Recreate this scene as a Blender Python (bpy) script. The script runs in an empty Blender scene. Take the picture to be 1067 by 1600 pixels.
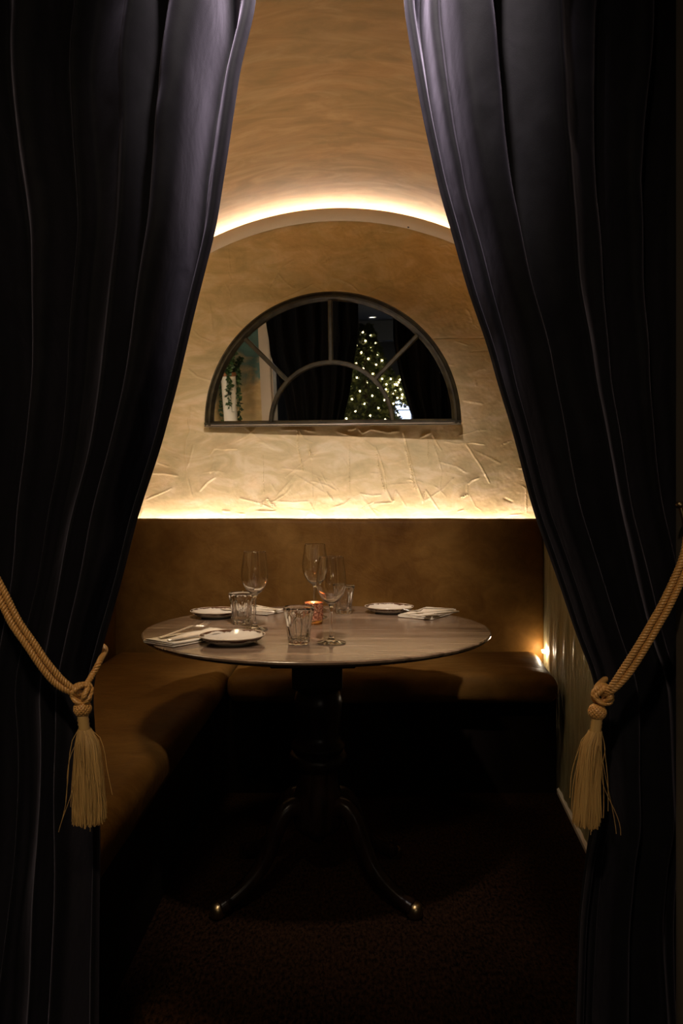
import bpy, bmesh, math, random
import numpy as np
from mathutils import Vector, Matrix

# ------------------------------------------------------------------ camera, world, lights
sc = bpy.context.scene
col = sc.collection
rng = random.Random(7)
nrg = np.random.default_rng(11)
F = 1050.0; HX = 533.5; HY = 815.0; CZ = 1.05     # focal in px (1067x1600 frame), horizon row, camera height

cam = bpy.data.cameras.new('camera'); camo = bpy.data.objects.new('camera', cam); col.objects.link(camo)
camo.location = (0, 0, CZ); camo.rotation_euler = (math.pi/2, 0, 0)
cam.sensor_fit = 'VERTICAL'; cam.sensor_height = 36; cam.sensor_width = 24; cam.lens = 36*F/1600
cam.shift_y = 15/1600; cam.clip_start = 0.02
sc.camera = camo
sc.view_settings.view_transform = 'Standard'; sc.view_settings.look = 'None'
sc.view_settings.gamma = 1; sc.view_settings.use_curve_mapping = False
sc.view_settings.exposure = 0.0
try:
    sc.cycles.use_denoising = True; sc.cycles.denoiser = 'OPENIMAGEDENOISE'
    sc.cycles.max_bounces = 12; sc.cycles.transmission_bounces = 12; sc.cycles.glossy_bounces = 6
    sc.cycles.sample_clamp_indirect = 4; sc.cycles.blur_glossy = 0.5
except Exception: pass
w = bpy.data.worlds.new('world'); sc.world = w; w.use_nodes = True
w.node_tree.nodes['Background'].inputs[0].default_value = (0.5, 0.6, 1, 1)
w.node_tree.nodes['Background'].inputs[1].default_value = 0.0005

def area(name, loc, size, power, color, rot=(0, 0, 0), shape='DISK', spread=math.pi, size_y=None):
    l = bpy.data.lights.new(name, 'AREA'); l.shape = shape; l.size = size; l.energy = power; l.color = color[:3]; l.spread = spread
    if size_y: l.size_y = size_y
    o = bpy.data.objects.new(name, l); col.objects.link(o); o.location = loc; o.rotation_euler = rot; return o
# downlight in the vault above the table
area('booth_downlight', (-0.45, 1.78, 2.38), 0.26, 3.2, (1, .76, .48), spread=1.6)
# downlight in the outer room ceiling, washing the curtains
area('curtain_downlight', (0.0, 0.74, 2.40), 0.10, 13, (1, .87, .84), rot=(math.radians(50), 0, 0), spread=1.2)
# unseen fill light added to make the outer room visible in the mirror
pl_ = bpy.data.lights.new('room_fill', 'POINT'); pl_.energy = 26; pl_.color = (1, .88, .74); pl_.shadow_soft_size = .15
po_ = bpy.data.objects.new('room_fill', pl_); col.objects.link(po_); po_.location = (1.3, -3.6, 1.75)
area('entrance_light', (-0.30, -0.35, 2.40), 0.14, 3.6, (1, .78, .52), rot=(math.radians(40), 0, math.radians(-6)), spread=1.5)
LED = (1.0, .86, .72)
LED_BACK = 62; LED_LEFT = 40; LED_COVE = 62; LED_END = 420

# ------------------------------------------------------------------ helpers
def P(px, py, Y): return Vector(((px-HX)/F*Y, Y, CZ+(HY-py)/F*Y))
def on_table(px, py, h=0.75):
    Y = (CZ-h)*F/(py-HY); return Vector(((px-HX)/F*Y, Y, h))

def tag(o, label=None, cat=None, group=None, kind=None):
    if label: o['label'] = label
    if cat: o['category'] = cat
    if group: o['group'] = group
    if kind: o['kind'] = kind
    return o
def empty(name, loc=(0, 0, 0), rz=0):
    o = bpy.data.objects.new(name, None); o.empty_display_size = .05; col.objects.link(o)
    o.location = loc; o.rotation_euler = (0, 0, rz); return o
def mesh(name, verts, faces, mat, parent=None, smooth=True, mats=None):
    me = bpy.data.meshes.new(name); me.from_pydata([tuple(v) for v in verts], [], faces); me.update()
    if smooth: me.polygons.foreach_set('use_smooth', [True]*len(me.polygons))
    me.materials.append(mat)
    if mats:
        for m in mats: me.materials.append(m)
    o = bpy.data.objects.new(name, me); col.objects.link(o)
    if parent: o.parent = parent
    return o
def bm_obj(name, bm, mat, parent=None, smooth=True):
    me = bpy.data.meshes.new(name); bm.normal_update(); bm.to_mesh(me); bm.free()
    me.polygons.foreach_set('use_smooth', [smooth]*len(me.polygons)); me.materials.append(mat)
    o = bpy.data.objects.new(name, me); col.objects.link(o)
    if parent: o.parent = parent
    return o
class MB:
    def __init__(s): s.v = []; s.f = []
    def add(s, v, f):
        b = len(s.v); s.v += [tuple(p) for p in v]; s.f += [tuple(i+b for i in q) for q in f]; return s
    def box(s, lo, hi):
        x0, y0, z0 = lo; x1, y1, z1 = hi
        return s.add([(x0,y0,z0),(x1,y0,z0),(x1,y1,z0),(x0,y1,z0),(x0,y0,z1),(x1,y0,z1),(x1,y1,z1),(x0,y1,z1)],
                     [(0,3,2,1),(4,5,6,7),(0,1,5,4),(1,2,6,5),(2,3,7,6),(3,0,4,7)])
    def lathe(s, prof, n=48, c=(0, 0, 0), mod=None, cap0=False, cap1=False):
        v = []; f = []; m = len(prof)
        for i in range(n):
            a = 2*math.pi*i/n; ca, sa = math.cos(a), math.sin(a)
            for j, (r, z) in enumerate(prof):
                rr = r if mod is None else mod(j, a, r, z)
                v.append((c[0]+rr*ca, c[1]+rr*sa, c[2]+z))
        for i in range(n):
            k = (i+1) % n
            for j in range(m-1): f.append((i*m+j, k*m+j, k*m+j+1, i*m+j+1))
        if cap0: f.append(tuple(i*m for i in reversed(range(n))))
        if cap1: f.append(tuple(i*m+m-1 for i in range(n)))
        return s.add(v, f)
    def tube(s, pts, rad, n=8, caps=True):
        pts = [Vector(p) for p in pts]; m = len(pts)
        R = rad if isinstance(rad, (list, tuple)) else [rad]*m
        v = []; f = []; up = None
        for i, p in enumerate(pts):
            t = (pts[min(i+1, m-1)]-pts[max(i-1, 0)]).normalized()
            if up is None: up = Vector((0, 0, 1)) if abs(t.z) < .9 else Vector((1, 0, 0))
            up = (up-t*up.dot(t)).normalized(); b = t.cross(up)
            for k in range(n):
                a = 2*math.pi*k/n; v.append(p+(up*math.cos(a)+b*math.sin(a))*R[i])
        for i in range(m-1):
            for k in range(n):
                q = (k+1) % n; f.append((i*n+k, i*n+q, (i+1)*n+q, (i+1)*n+k))
        if caps: f.append(tuple(reversed(range(n)))); f.append(tuple((m-1)*n+k for k in range(n)))
        return s.add(v, f)
    def build(s, name, mat, parent=None, smooth=True, sharp=None):
        o = mesh(name, s.v, s.f, mat, parent, smooth)
        if sharp is not None:
            try: o.data.set_sharp_from_angle(angle=math.radians(sharp))
            except Exception: pass
        return o
def bevel(o, wd, seg=3):
    m = o.modifiers.new('bevel', 'BEVEL'); m.width = wd; m.segments = seg; m.limit_method = 'ANGLE'; m.angle_limit = .6; return o
def catmull(pts, n=8):
    pts = [np.array(p, float) for p in pts]; out = []
    for i in range(len(pts)-1):
        p0 = pts[max(i-1, 0)]; p1 = pts[i]; p2 = pts[i+1]; p3 = pts[min(i+2, len(pts)-1)]
        for k in range(n):
            t = k/n
            out.append(.5*((2*p1)+(-p0+p2)*t+(2*p0-5*p1+4*p2-p3)*t*t+(-p0+3*p1-3*p2+p3)*t**3))
    out.append(pts[-1]); return out
def interp(x, xs, ys): return float(np.interp(x, xs, ys))
def copy_thing(o):
    c = o.copy(); col.objects.link(c)
    for ch in list(o.children):
        d = ch.copy(); col.objects.link(d); d.parent = c
        for g in list(ch.children):
            e = g.copy(); col.objects.link(e); e.parent = d
    return c

# ------------------------------------------------------------------ materials
def mat(name, color, rough=.5, metal=0, **kw):
    m = bpy.data.materials.new(name); m.use_nodes = True
    b = m.node_tree.nodes['Principled BSDF']
    b.inputs['Base Color'].default_value = (*color, 1); b.inputs['Roughness'].default_value = rough
    b.inputs['Metallic'].default_value = metal
    for k, v in kw.items():
        b.inputs[k.replace('_', ' ')].default_value = v
    return m
def N(m, t, **kw):
    n = m.node_tree.nodes.new(t)
    for k, v in kw.items():
        if hasattr(n, k): setattr(n, k, v)
        else: n.inputs[k].default_value = v
    return n
def L(m, a, b): m.node_tree.links.new(a, b)
def coords(m, scale=(1, 1, 1), rot=(0, 0, 0)):
    tc = N(m, 'ShaderNodeTexCoord'); mp = N(m, 'ShaderNodeMapping')
    mp.inputs['Scale'].default_value = scale; mp.inputs['Rotation'].default_value = rot
    L(m, tc.outputs['Object'], mp.inputs[0]); return mp.outputs[0]
def noise(m, vec, scale, detail=4, rough=.5, dist=0):
    n = N(m, 'ShaderNodeTexNoise'); n.inputs['Scale'].default_value = scale; n.inputs['Detail'].default_value = detail
    n.inputs['Roughness'].default_value = rough; n.inputs['Distortion'].default_value = dist
    L(m, vec, n.inputs['Vector']); return n.outputs['Fac']
def ramp(m, fac, stops):
    r = N(m, 'ShaderNodeValToRGB'); e = r.color_ramp.elements
    while len(e) < len(stops): e.new(.5)
    for i, (p, c) in enumerate(stops): e[i].position = p; e[i].color = (*c, 1)
    L(m, fac, r.inputs[0]); return r.outputs[0]
def mixc(m, fac, a, b, mode='MIX'):
    x = N(m, 'ShaderNodeMix'); x.data_type = 'RGBA'; x.blend_type = mode
    if isinstance(fac, (int, float)): x.inputs[0].default_value = fac
    else: L(m, fac, x.inputs[0])
    for s, i in ((a, 6), (b, 7)):
        if isinstance(s, tuple): x.inputs[i].default_value = (*s, 1)
        else: L(m, s, x.inputs[i])
    return x.outputs[2]
def bump(m, h, strength=.3, dist=.01, prev=None):
    b = N(m, 'ShaderNodeBump'); b.inputs['Strength'].default_value = strength; b.inputs['Distance'].default_value = dist
    L(m, h, b.inputs['Height'])
    if prev is not None: L(m, prev, b.inputs['Normal'])
    return b.outputs[0]
def bsdf(m): return m.node_tree.nodes['Principled BSDF']

def plaster(name, mural=False, vault=False):
    m = mat(name, (.5, .34, .17), .62); b = bsdf(m)
    v = coords(m, (1, 1, 2.2) if not vault else (.7, 2.6, .7))
    n1 = noise(m, v, 1.7, 5, .55, .6); n2 = noise(m, v, 5.5, 6, .6, 1.2); n3 = noise(m, coords(m), 17, 6, .7, .5)
    c = ramp(m, n1, [(.32, (.54, .365, .150)), (.43, (.62, .44, .205)), (.51, (.46, .375, .175)), (.58, (.58, .44, .22)), (.66, (.70, .55, .31))])
    c2 = ramp(m, n2, [(.36, (.42, .315, .14)), (.5, (.58, .43, .21)), (.64, (.74, .59, .36))])
    c = mixc(m, .55, c, c2)
    dk = ramp(m, n3, [(.66, (1, 1, 1)), (.80, (.62, .64, .55))])
    c = mixc(m, 1.0, c, dk, 'MULTIPLY')
    if mural:
        v4 = coords(m, (1, 1, 1)); sep = N(m, 'ShaderNodeSeparateXYZ'); L(m, v4, sep.inputs[0])
        n4 = noise(m, v4, 2.6, 6, .6, .8)
        ad = N(m, 'ShaderNodeMath', operation='MULTIPLY_ADD'); L(m, n4, ad.inputs[0]); ad.inputs[1].default_value = 1.1; L(m, sep.outputs[2], ad.inputs[2])
        f = ramp(m, ad.outputs[0], [(.0, (0, 0, 0)), (1.0, (1, 1, 1))])
        mr = N(m, 'ShaderNodeMapRange'); L(m, ad.outputs[0], mr.inputs[0]); mr.inputs[1].default_value = 2.12; mr.inputs[2].default_value = 2.30
        te = ramp(m, n4, [(.35, (.03, .09, .10)), (.6, (.09, .22, .22))])
        c = mixc(m, mr.outputs[0], c, te)
    if vault: c = mixc(m, 1.0, c, (.86, .67, .47), 'MULTIPLY')
    L(m, c, b.inputs['Base Color'])
    nb = bump(m, noise(m, coords(m, (1, 1, 1.6)), 9, 8, .62, 1.6), .13, .02)
    nb = bump(m, noise(m, coords(m), 120, 4, .6), .22, .002, nb)
    L(m, nb, b.inputs['Normal']); return m
M = {}
M['plaster'] = plaster('plaster_wall'); M['plaster_vault'] = plaster('plaster_vault', vault=True); M['mural'] = plaster('plaster_mural', mural=True)
for n_ in ('Bump', 'Bump.001'):
    M['plaster_vault'].node_tree.nodes[n_].inputs['Strength'].default_value *= .35

m = mat('right_wall_paint', (.36, .31, .17), .42); b = bsdf(m)      # olive limewash with vertical brush streaks
vs = coords(m, (14, 14, 1.6))
n = noise(m, vs, 2.2, 6, .6, .6)
L(m, ramp(m, n, [(.3, (.26, .225, .12)), (.6, (.38, .33, .19))]), b.inputs['Base Color'])
L(m, bump(m, noise(m, coords(m, (6, 6, 1)), 5, 8, .65, 1.0), .8, .02), b.inputs['Normal']); M['olive'] = m

m = mat('lip_paint', (.62, .47, .28), .6); M['lip'] = m
m = mat('velvet', (.003, .003, .0045), .8); b = bsdf(m)
b.inputs['Sheen Weight'].default_value = .42; b.inputs['Sheen Roughness'].default_value = .42; b.inputs['Sheen Tint'].default_value = (.33, .30, .40, 1)
b.inputs['Specular IOR Level'].default_value = .12
v = coords(m, (1, 1, .8)); nn = noise(m, v, 30, 7, .65, .2)
L(m, ramp(m, nn, [(.3, (.0018, .0017, .0024)), (.7, (.0052, .0048, .0066))]), b.inputs['Base Color'])
nb = bump(m, noise(m, coords(m, (1, 1, .7)), 11, 3, .5, .3), .22, .02); nb = bump(m, noise(m, coords(m), 600, 2), .25, .001, nb)
L(m, nb, b.inputs['Normal']); M['velvet'] = m

m = mat('brown_leather', (.2, .09, .025), .5); b = bsdf(m)
v = coords(m); n1 = noise(m, v, 3.2, 5, .55, .4); n2 = noise(m, coords(m, (1, 2.4, 1)), 14, 6, .6, .8)
c = mixc(m, .4, ramp(m, n1, [(.32, (.048, .019, .003)), (.5, (.078, .034, .006)), (.68, (.115, .057, .013))]), ramp(m, n2, [(.3, (.045, .019, .004)), (.7, (.115, .058, .014))]))
L(m, c, b.inputs['Base Color']); b.inputs['Specular IOR Level'].default_value = .04
nb = bump(m, noise(m, coords(m, (.7, 2.2, 1)), 7, 6, .6, .8), .25, .02); nb = bump(m, noise(m, v, 260, 3), .15, .001, nb)
L(m, nb, b.inputs['Normal']); M['leather'] = m
M['lining'] = mat('curtain_lining', (.004, .004, .005), .95, Specular_IOR_Level=.1)
M['bench_base'] = mat('bench_base', (.008, .005, .003), .8, Specular_IOR_Level=.05)

m = mat('carpet', (.05, .025, .014), .95, Specular_IOR_Level=.02); b = bsdf(m)
v = coords(m, (1, .5, 1)); n1 = noise(m, v, 130, 4, .7); n2 = noise(m, coords(m), 4, 4, .5)
c = mixc(m, .35, ramp(m, n1, [(.38, (.0015, .0008, .0004)), (.62, (.034, .016, .007))]), ramp(m, n2, [(.35, (.003, .0014, .0007)), (.65, (.014, .0065, .003))]))
L(m, c, b.inputs['Base Color']); L(m, bump(m, n1, .8, .006), b.inputs['Normal']); M['carpet'] = m

m = mat('table_wood', (.14, .09, .06), .3); b = bsdf(m)
v = coords(m, (1.0, 16, 1), (0, 0, math.radians(58))); n1 = noise(m, v, 2.2, 8, .66, .4); n2 = noise(m, coords(m), 3, 3, .5)
c = ramp(m, n1, [(.36, (.040, .024, .013)), (.46, (.105, .066, .038)), (.55, (.14, .090, .052)), (.63, (.24, .16, .095))])
c = mixc(m, .25, c, ramp(m, n2, [(.35, (.08, .05, .03)), (.65, (.17, .11, .07))]))
L(m, c, b.inputs['Base Color']); L(m, ramp(m, n1, [(.3, (.16,)*3), (.7, (.26,)*3)]), b.inputs['Roughness'])
L(m, bump(m, n1, .06, .002), b.inputs['Normal']); M['wood'] = m
m = mat('dark_wood', (.02, .011, .007), .30, Specular_IOR_Level=.14); b = bsdf(m)
L(m, ramp(m, noise(m, coords(m, (9, 9, 1.4)), 6, 5), [(.35, (.005, .0025, .0015)), (.65, (.014, .007, .004))]), b.inputs['Base Color']); M['dark_wood'] = m

m = mat('clear_glass', (1, 1, 1), .0); b = bsdf(m); b.inputs['Transmission Weight'].default_value = 1; b.inputs['IOR'].default_value = 1.56
M['glass'] = m
m = mat('glazed_stoneware', (.70, .62, .50), .16); b = bsdf(m)          # cream glaze, iron-brown rim band
tc = N(m, 'ShaderNodeTexCoord'); sep = N(m, 'ShaderNodeSeparateXYZ'); L(m, tc.outputs['Object'], sep.inputs[0])
cx_ = N(m, 'ShaderNodeCombineXYZ'); L(m, sep.outputs[0], cx_.inputs[0]); L(m, sep.outputs[1], cx_.inputs[1])
ln = N(m, 'ShaderNodeVectorMath', operation='LENGTH'); L(m, cx_.outputs[0], ln.inputs[0])
nz = noise(m, tc.outputs['Object'], 38, 4, .6, .5)
ma = N(m, 'ShaderNodeMath', operation='MULTIPLY_ADD'); L(m, nz, ma.inputs[0]); ma.inputs[1].default_value = .022; L(m, ln.outputs['Value'], ma.inputs[2])
mr = N(m, 'ShaderNodeMapRange'); L(m, ma.outputs[0], mr.inputs[0]); mr.inputs[1].default_value = .0840; mr.inputs[2].default_value = .0868
mr2 = N(m, 'ShaderNodeMapRange'); L(m, ln.outputs['Value'], mr2.inputs[0]); mr2.inputs[1].default_value = .0782; mr2.inputs[2].default_value = .0790
body = mixc(m, mr.outputs[0], (.36, .31, .23), (.05, .021, .010)); L(m, mixc(m, mr2.outputs[0], body, (.40, .32, .22)), b.inputs['Base Color']); M['plate'] = m
m = mat('linen', (.44, .37, .26), .85); b = bsdf(m)
L(m, bump(m, noise(m, coords(m), 420, 2), .3, .001), b.inputs['Normal']); M['linen'] = m
M['steel'] = mat('cutlery_steel', (.90, .85, .76), .38, 1)
m = mat('mirror_frame', (.05, .035, .018), .42, .55); b = bsdf(m)
L(m, ramp(m, noise(m, coords(m), 30, 5), [(.35, (.020, .015, .006)), (.65, (.052, .040, .017))]), b.inputs['Base Color']); M['bronze'] = m
M['glint'] = mat('painted_glint', (.62, .50, .38), .45, .2)
M['mirror'] = mat('mirror_glass', (.86, .88, .87), .015, 1)
m = mat('copper_mercury', (.80, .36, .20), .2, .85); b = bsdf(m)
vn = N(m, 'ShaderNodeTexVoronoi'); vn.inputs['Scale'].default_value = 190; L(m, coords(m), vn.inputs['Vector'])
L(m, ramp(m, vn.outputs['Distance'], [(.2, (.95, .50, .30)), (.7, (.35, .10, .045))]), b.inputs['Base Color']); L(m, bump(m, vn.outputs['Distance'], .7, .002), b.inputs['Normal'])
M['copper'] = m
m = mat('amber_glass', (1, .55, .14), .03); bsdf(m).inputs['Transmission Weight'].default_value = 1; M['amber'] = m
M['wax'] = mat('wax', (.85, .72, .5), .5, Subsurface_Weight=.3)
def emis(name, c, s):
    m = mat(name, (0, 0, 0), .5); b = bsdf(m); b.inputs['Emission Color'].default_value = (*c, 1); b.inputs['Emission Strength'].default_value = s; return m
M['flame'] = emis('flame', (1, .45, .12), 300)
M['led_back'] = emis('led_back', (1, .85, .80), LED_BACK); M['led_left'] = emis('led_left', LED, LED_LEFT); M['led_cove'] = emis('led_cove', LED, LED_COVE); M['led_end'] = emis('led_end', (1, .80, .55), LED_END)
m = mat('gold_cord', (.60, .30, .08), .38, .0); b = bsdf(m); b.inputs['Sheen Weight'].default_value = .4; b.inputs['Sheen Tint'].default_value = (1, .7, .35, 1); b.inputs['Specular IOR Level'].default_value = .8; M['cord'] = m
m = mat('gold_thread', (.56, .34, .12), .35); b = bsdf(m); b.inputs['Specular IOR Level'].default_value = .9; b.inputs['Anisotropic'].default_value = .5; M['thread'] = m
M['brass'] = mat('old_brass', (.30, .21, .10), .3, 1)
M['jamb'] = mat('jamb_paint', (.09, .075, .06), .5)
M['white_trim'] = mat('white_trim', (.55, .47, .38), .5)
M['room_wall'] = mat('room_wall', (.10, .10, .11), .8); M['room_ceiling'] = mat('room_ceiling', (.16, .165, .17), .7)
m = mat('leaf', (.02, .06, .02), .4); b = bsdf(m)
L(m, ramp(m, noise(m, coords(m), 22, 2), [(.35, (.012, .035, .012)), (.65, (.045, .10, .03))]), b.inputs['Base Color']); M['leaf'] = m
m = mat('fir', (.05, .09, .03), .6); b = bsdf(m)
L(m, ramp(m, noise(m, coords(m), 9, 3), [(.35, (.03, .055, .02)), (.65, (.16, .17, .05))]), b.inputs['Base Color']); M['fir'] = m
M['pot'] = mat('white_pot', (.78, .75, .68), .35); M['soil'] = mat('terracotta_band', (.30, .12, .05), .7); M['bark'] = mat('bark', (.07, .045, .03), .9)
M['bulb'] = emis('fairy_bulb', (1, .80, .42), 26)
M['emitter'] = emis('highlight_emitter', (1, .78, .52), 20)
M['lamp_disc'] = emis('lamp_disc', (1, .95, .85), 14)
M['day'] = emis('window_day', (.62, .72, 1), 3.2)
M['black'] = mat('black_iron', (.01, .01, .01), .5)

# ------------------------------------------------------------------ the booth shell
YB = 3.08                        # face of the back wall
VR = 1.38; VZ = 2.508            # vault radius, apex height
def vault_z(x, d=0): return VZ-VR+math.sqrt(max((VR-d)**2-x*x, 0))
BX0, BX1 = -1.12, .93
def rwall_x(Y): return .850+.1258*(Y-2.613)

def structure(o): o['kind'] = 'structure'; return o
structure(MB().box((-3, -9, -.1), (3.2, 3.4, 0)).build('floor', M['carpet'], smooth=False))

# vault: solid block with the arc cut out of it, from the curtain pocket to behind the back wall
mb = MB(); xs = np.linspace(-1.14, 1.05, 61); ys = np.linspace(1.21, 3.24, 40); v = []; f = []
for y in ys:
    for x in xs: v.append((x, y, vault_z(x)))
nx = len(xs)
for j in range(len(ys)-1):
    for i in range(nx-1): f.append((j*nx+i, (j+1)*nx+i, (j+1)*nx+i+1, j*nx+i+1))
mb.add(v, f)
v = []; f = []
for x in xs: v += [(x, 1.21, vault_z(x)), (x, 1.21, 2.72)]
for i in range(nx-1): f.append((2*i, 2*i+2, 2*i+3, 2*i+1))
mb.add(v, f)
structure(mb.build('ceiling', M['plaster_vault'], sharp=40))

# back wall: real trowelled relief
GX = np.linspace(BX0, BX1, 690); GT = np.linspace(0, 1, 520); z0 = .92
X, T = np.meshgrid(GX, GT)
top = (VZ-VR)+np.sqrt((VR-.045)**2-X**2)
Z = z0+T*(top-z0)
H = np.zeros_like(X)
def seg_ridge(p, q, wd, h, rough=.0):
    global H
    pad = wd*4
    i0, i1 = np.searchsorted(GX, [min(p[0], q[0])-pad, max(p[0], q[0])+pad])
    if i1 <= i0: return
    xs_ = X[:, i0:i1]; zs_ = Z[:, i0:i1]
    dx, dz = q[0]-p[0], q[1]-p[1]; L2 = dx*dx+dz*dz+1e-12
    t = np.clip(((xs_-p[0])*dx+(zs_-p[1])*dz)/L2, 0, 1)
    d = np.hypot(xs_-p[0]-t*dx, zs_-p[1]-t*dz)
    g = h*np.exp(-(d/wd)**2)*np.sin(np.pi*np.clip(t*.96+.02, 0, 1))**.3
    if rough: g = g*(1+rough*nrg.standard_normal(g.shape))
    H[:, i0:i1] = np.where(abs(g) > abs(H[:, i0:i1])*.7, H[:, i0:i1]*.3+g, H[:, i0:i1])
def wpx(ox, oy, s, pts): return [((ox+a/s-HX)/F*YB, CZ+(HY-(oy+c/s))/F*YB) for a, c in pts]
def stroke(pts, wd=.004, h=.006, rough=0):
    for a, c in zip(pts[:-1], pts[1:]): seg_ridge(a, c, wd, h, rough)
S1 = lambda *p: wpx(200, 640, 3.233, p)
S2 = lambda *p: wpx(520, 640, 3.233, p)
S3 = lambda *p: wpx(280, 340, 2.134, p)
for pts, wd, h, r in [
    (S1((303,40),(312,110),(295,150)), .004, .005, .4), (S1((292,160),(290,240),(300,340),(322,430)), .004, .006, 0),
    (S1((330,180),(315,240),(298,300)), .004, .005, 0), (S1((550,198),(480,200),(435,196),(415,228)), .004, .006, 0),
    (S1((415,228),(430,270),(420,320)), .005, .005, .6), (S1((120,322),(180,322),(250,334)), .005, .007, 0),
    (S1((440,342),(400,368),(365,408)), .005, .008, 0), (S1((650,158),(695,172),(740,200)), .004, .004, 0),
    (S1((856,102),(858,170),(870,240),(888,310)), .005, .007, .8), (S1((862,100),(890,150),(935,168)), .004, .006, 0),
    (S1((912,175),(928,250)), .007, .006, .9), (S1((928,250),(930,360),(933,460)), .003, .003, .3),
    (S1((680,230),(682,300),(685,420)), .003, .004, .7), (S1((650,512),(700,514),(745,513)), .005, .006, 0), (S1((670,490),(700,450),(740,490)), .010, .004, .9),
    (S1((775,295),(830,302),(880,305)), .004, .004, 0), (S1((975,320),(990,350),(1000,370)), .004, .005, 0), (S1((955,345),(975,375),(985,400)), .004, .005, 0), (S1((1005,420),(1030,455)), .006, .005, .6),
    (S1((480,512),(515,515)), .006, .006, .3), (S1((560,525),(590,528)), .005, .005, .2), (S1((190,60),(220,75),(255,74)), .004, .004, .3), (S1((225,240),(260,250)), .006, .003, .8),
    (S2((215,190),(240,250),(258,310),(268,400)), .0045, .009, .2), (S2((215,200),(235,310),(262,410)), .006, .005, .9),
    (S2((268,400),(300,466),(312,455),(318,410)), .005, .007, .1), (S2((318,410),(345,450),(370,490)), .004, .003, 0), (S2((210,474),(305,470)), .0035, .005, 0),
    (S2((357,118),(372,180),(400,290),(420,370),(455,455)), .0045, .010, .2), (S2((365,190),(395,310),(415,400)), .007, .006, .9),
    (S2((455,470),(458,430),(468,405)), .004, .007, .3), (S2((468,405),(500,455),(535,508)), .004, .006, 0),
    (S2((505,130),(525,170),(548,205)), .004, .007, .2), (S2((445,140),(490,118)), .005, .005, .4), (S2((478,160),(480,250)), .005, .004, .9), (S2((510,180),(530,240),(550,310)), .004, .004, .5),
    (S2((765,176),(700,168),(670,172),(690,198)), .004, .007, 0), (S2((690,198),(715,240),(750,290),(790,368)), .0045, .008, .2), (S2((735,345),(700,358),(678,378),(676,415)), .005, .008, .1), (S2((640,445),(680,428)), .007, .005, .8),
    (S2((865,448),(905,466)), .006, -.007, 0), (S2((80,180),(82,300),(82,400)), .004, .004, .7), (S2((630,515),(660,505)), .004, .005, 0), (S2((890,532),(950,530)), .004, .004, 0),
    (S2((940,295),(965,300)), .006, .005, .5), (S2((960,385),(975,400),(978,520)), .004, .004, .5), (S2((850,180),(880,165),(905,158)), .006, .004, .8), (S2((140,430),(200,500),(240,520)), .003, .002, 0), (S2((690,430),(720,490),(750,510)), .003, .003, 0),
    (S2((640,130),(700,115),(760,95)), .003, .003, 0), (S2((130,100),(150,120),(190,100)), .004, .004, .2),
    (S3((845,404),(940,402),(1030,402)), .0025, -.009, 0), (S3((970,447),(1030,445)), .0025, -.005, .3), (S3((920,412),(960,425)), .004, .004, 0),
    (S3((40,370),(65,395),(110,415)), .004, .004, 0), (S3((30,505),(60,530),(110,545)), .005, .005, 0), (S3((105,180),(90,188),(82,192)), .003, .004, 0),
    (S3((860,95),(890,92),(905,105)), .004, .004, .2), (S3((905,120),(935,130)), .004, .004, 0), (S3((160,235),(180,210),(165,180)), .003, -.003, .5), (S3((480,150),(510,130)), .003, -.003, .8), (S3((610,135),(635,128)), .003, -.003, .6), (S3((680,48),(715,52)), .003, -.003, .2),
    (S3((950,610),(1010,620)), .006, .005, .2), (S3((985,540),(990,560)), .006, .004, .6)]:
    stroke(pts, wd*.75, h*.62, r)
for k in range(130):          # smaller random trowel marks
    x = nrg.uniform(BX0, BX1); z = nrg.uniform(1.0, 2.2); a = nrg.normal(0, .9); ln_ = nrg.uniform(.02, .12)
    k2 = nrg.uniform(-.5, .5); q = (x+ln_*math.cos(a), z+ln_*math.sin(a)); r_ = (q[0]+ln_*.6*math.cos(a+k2), q[1]+ln_*.6*math.sin(a+k2))
    stroke([(x, z), q, r_], nrg.uniform(.002, .005), nrg.uniform(.0012, .003) if z < 1.6 else nrg.uniform(.0006, .0016), .3)
def smooth_noise(sx, sz, amp):
    a = nrg.standard_normal((sz, sx)); fx = (GX-BX0)/(BX1-BX0)*(sx-1); fz = GT*(sz-1)
    x0 = np.minimum(fx.astype(int), sx-2); z0_ = np.minimum(fz.astype(int), sz-2); tx = fx-x0; tz = fz-z0_
    tx = tx*tx*(3-2*tx); tz = tz*tz*(3-2*tz)
    A = a[z0_][:, x0]; B = a[z0_][:, x0+1]; C = a[z0_+1][:, x0]; D = a[z0_+1][:, x0+1]
    return amp*((A*(1-tx)+B*tx)*(1-tz[:, None])+(C*(1-tx)+D*tx)*tz[:, None])
H += smooth_noise(12, 10, .0016)+smooth_noise(40, 34, .00035)+smooth_noise(150, 120, .00022)
Yv = YB-H
nzr, nxr = X.shape
vv = np.stack([X, Yv, Z], -1).reshape(-1, 3)
idx = np.arange(nzr*nxr).reshape(nzr, nxr)
ff = np.stack([idx[:-1, :-1], idx[:-1, 1:], idx[1:, 1:], idx[1:, :-1]], -1).reshape(-1, 4)
me = bpy.data.meshes.new('wall_back'); nb0 = len(vv)
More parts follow.
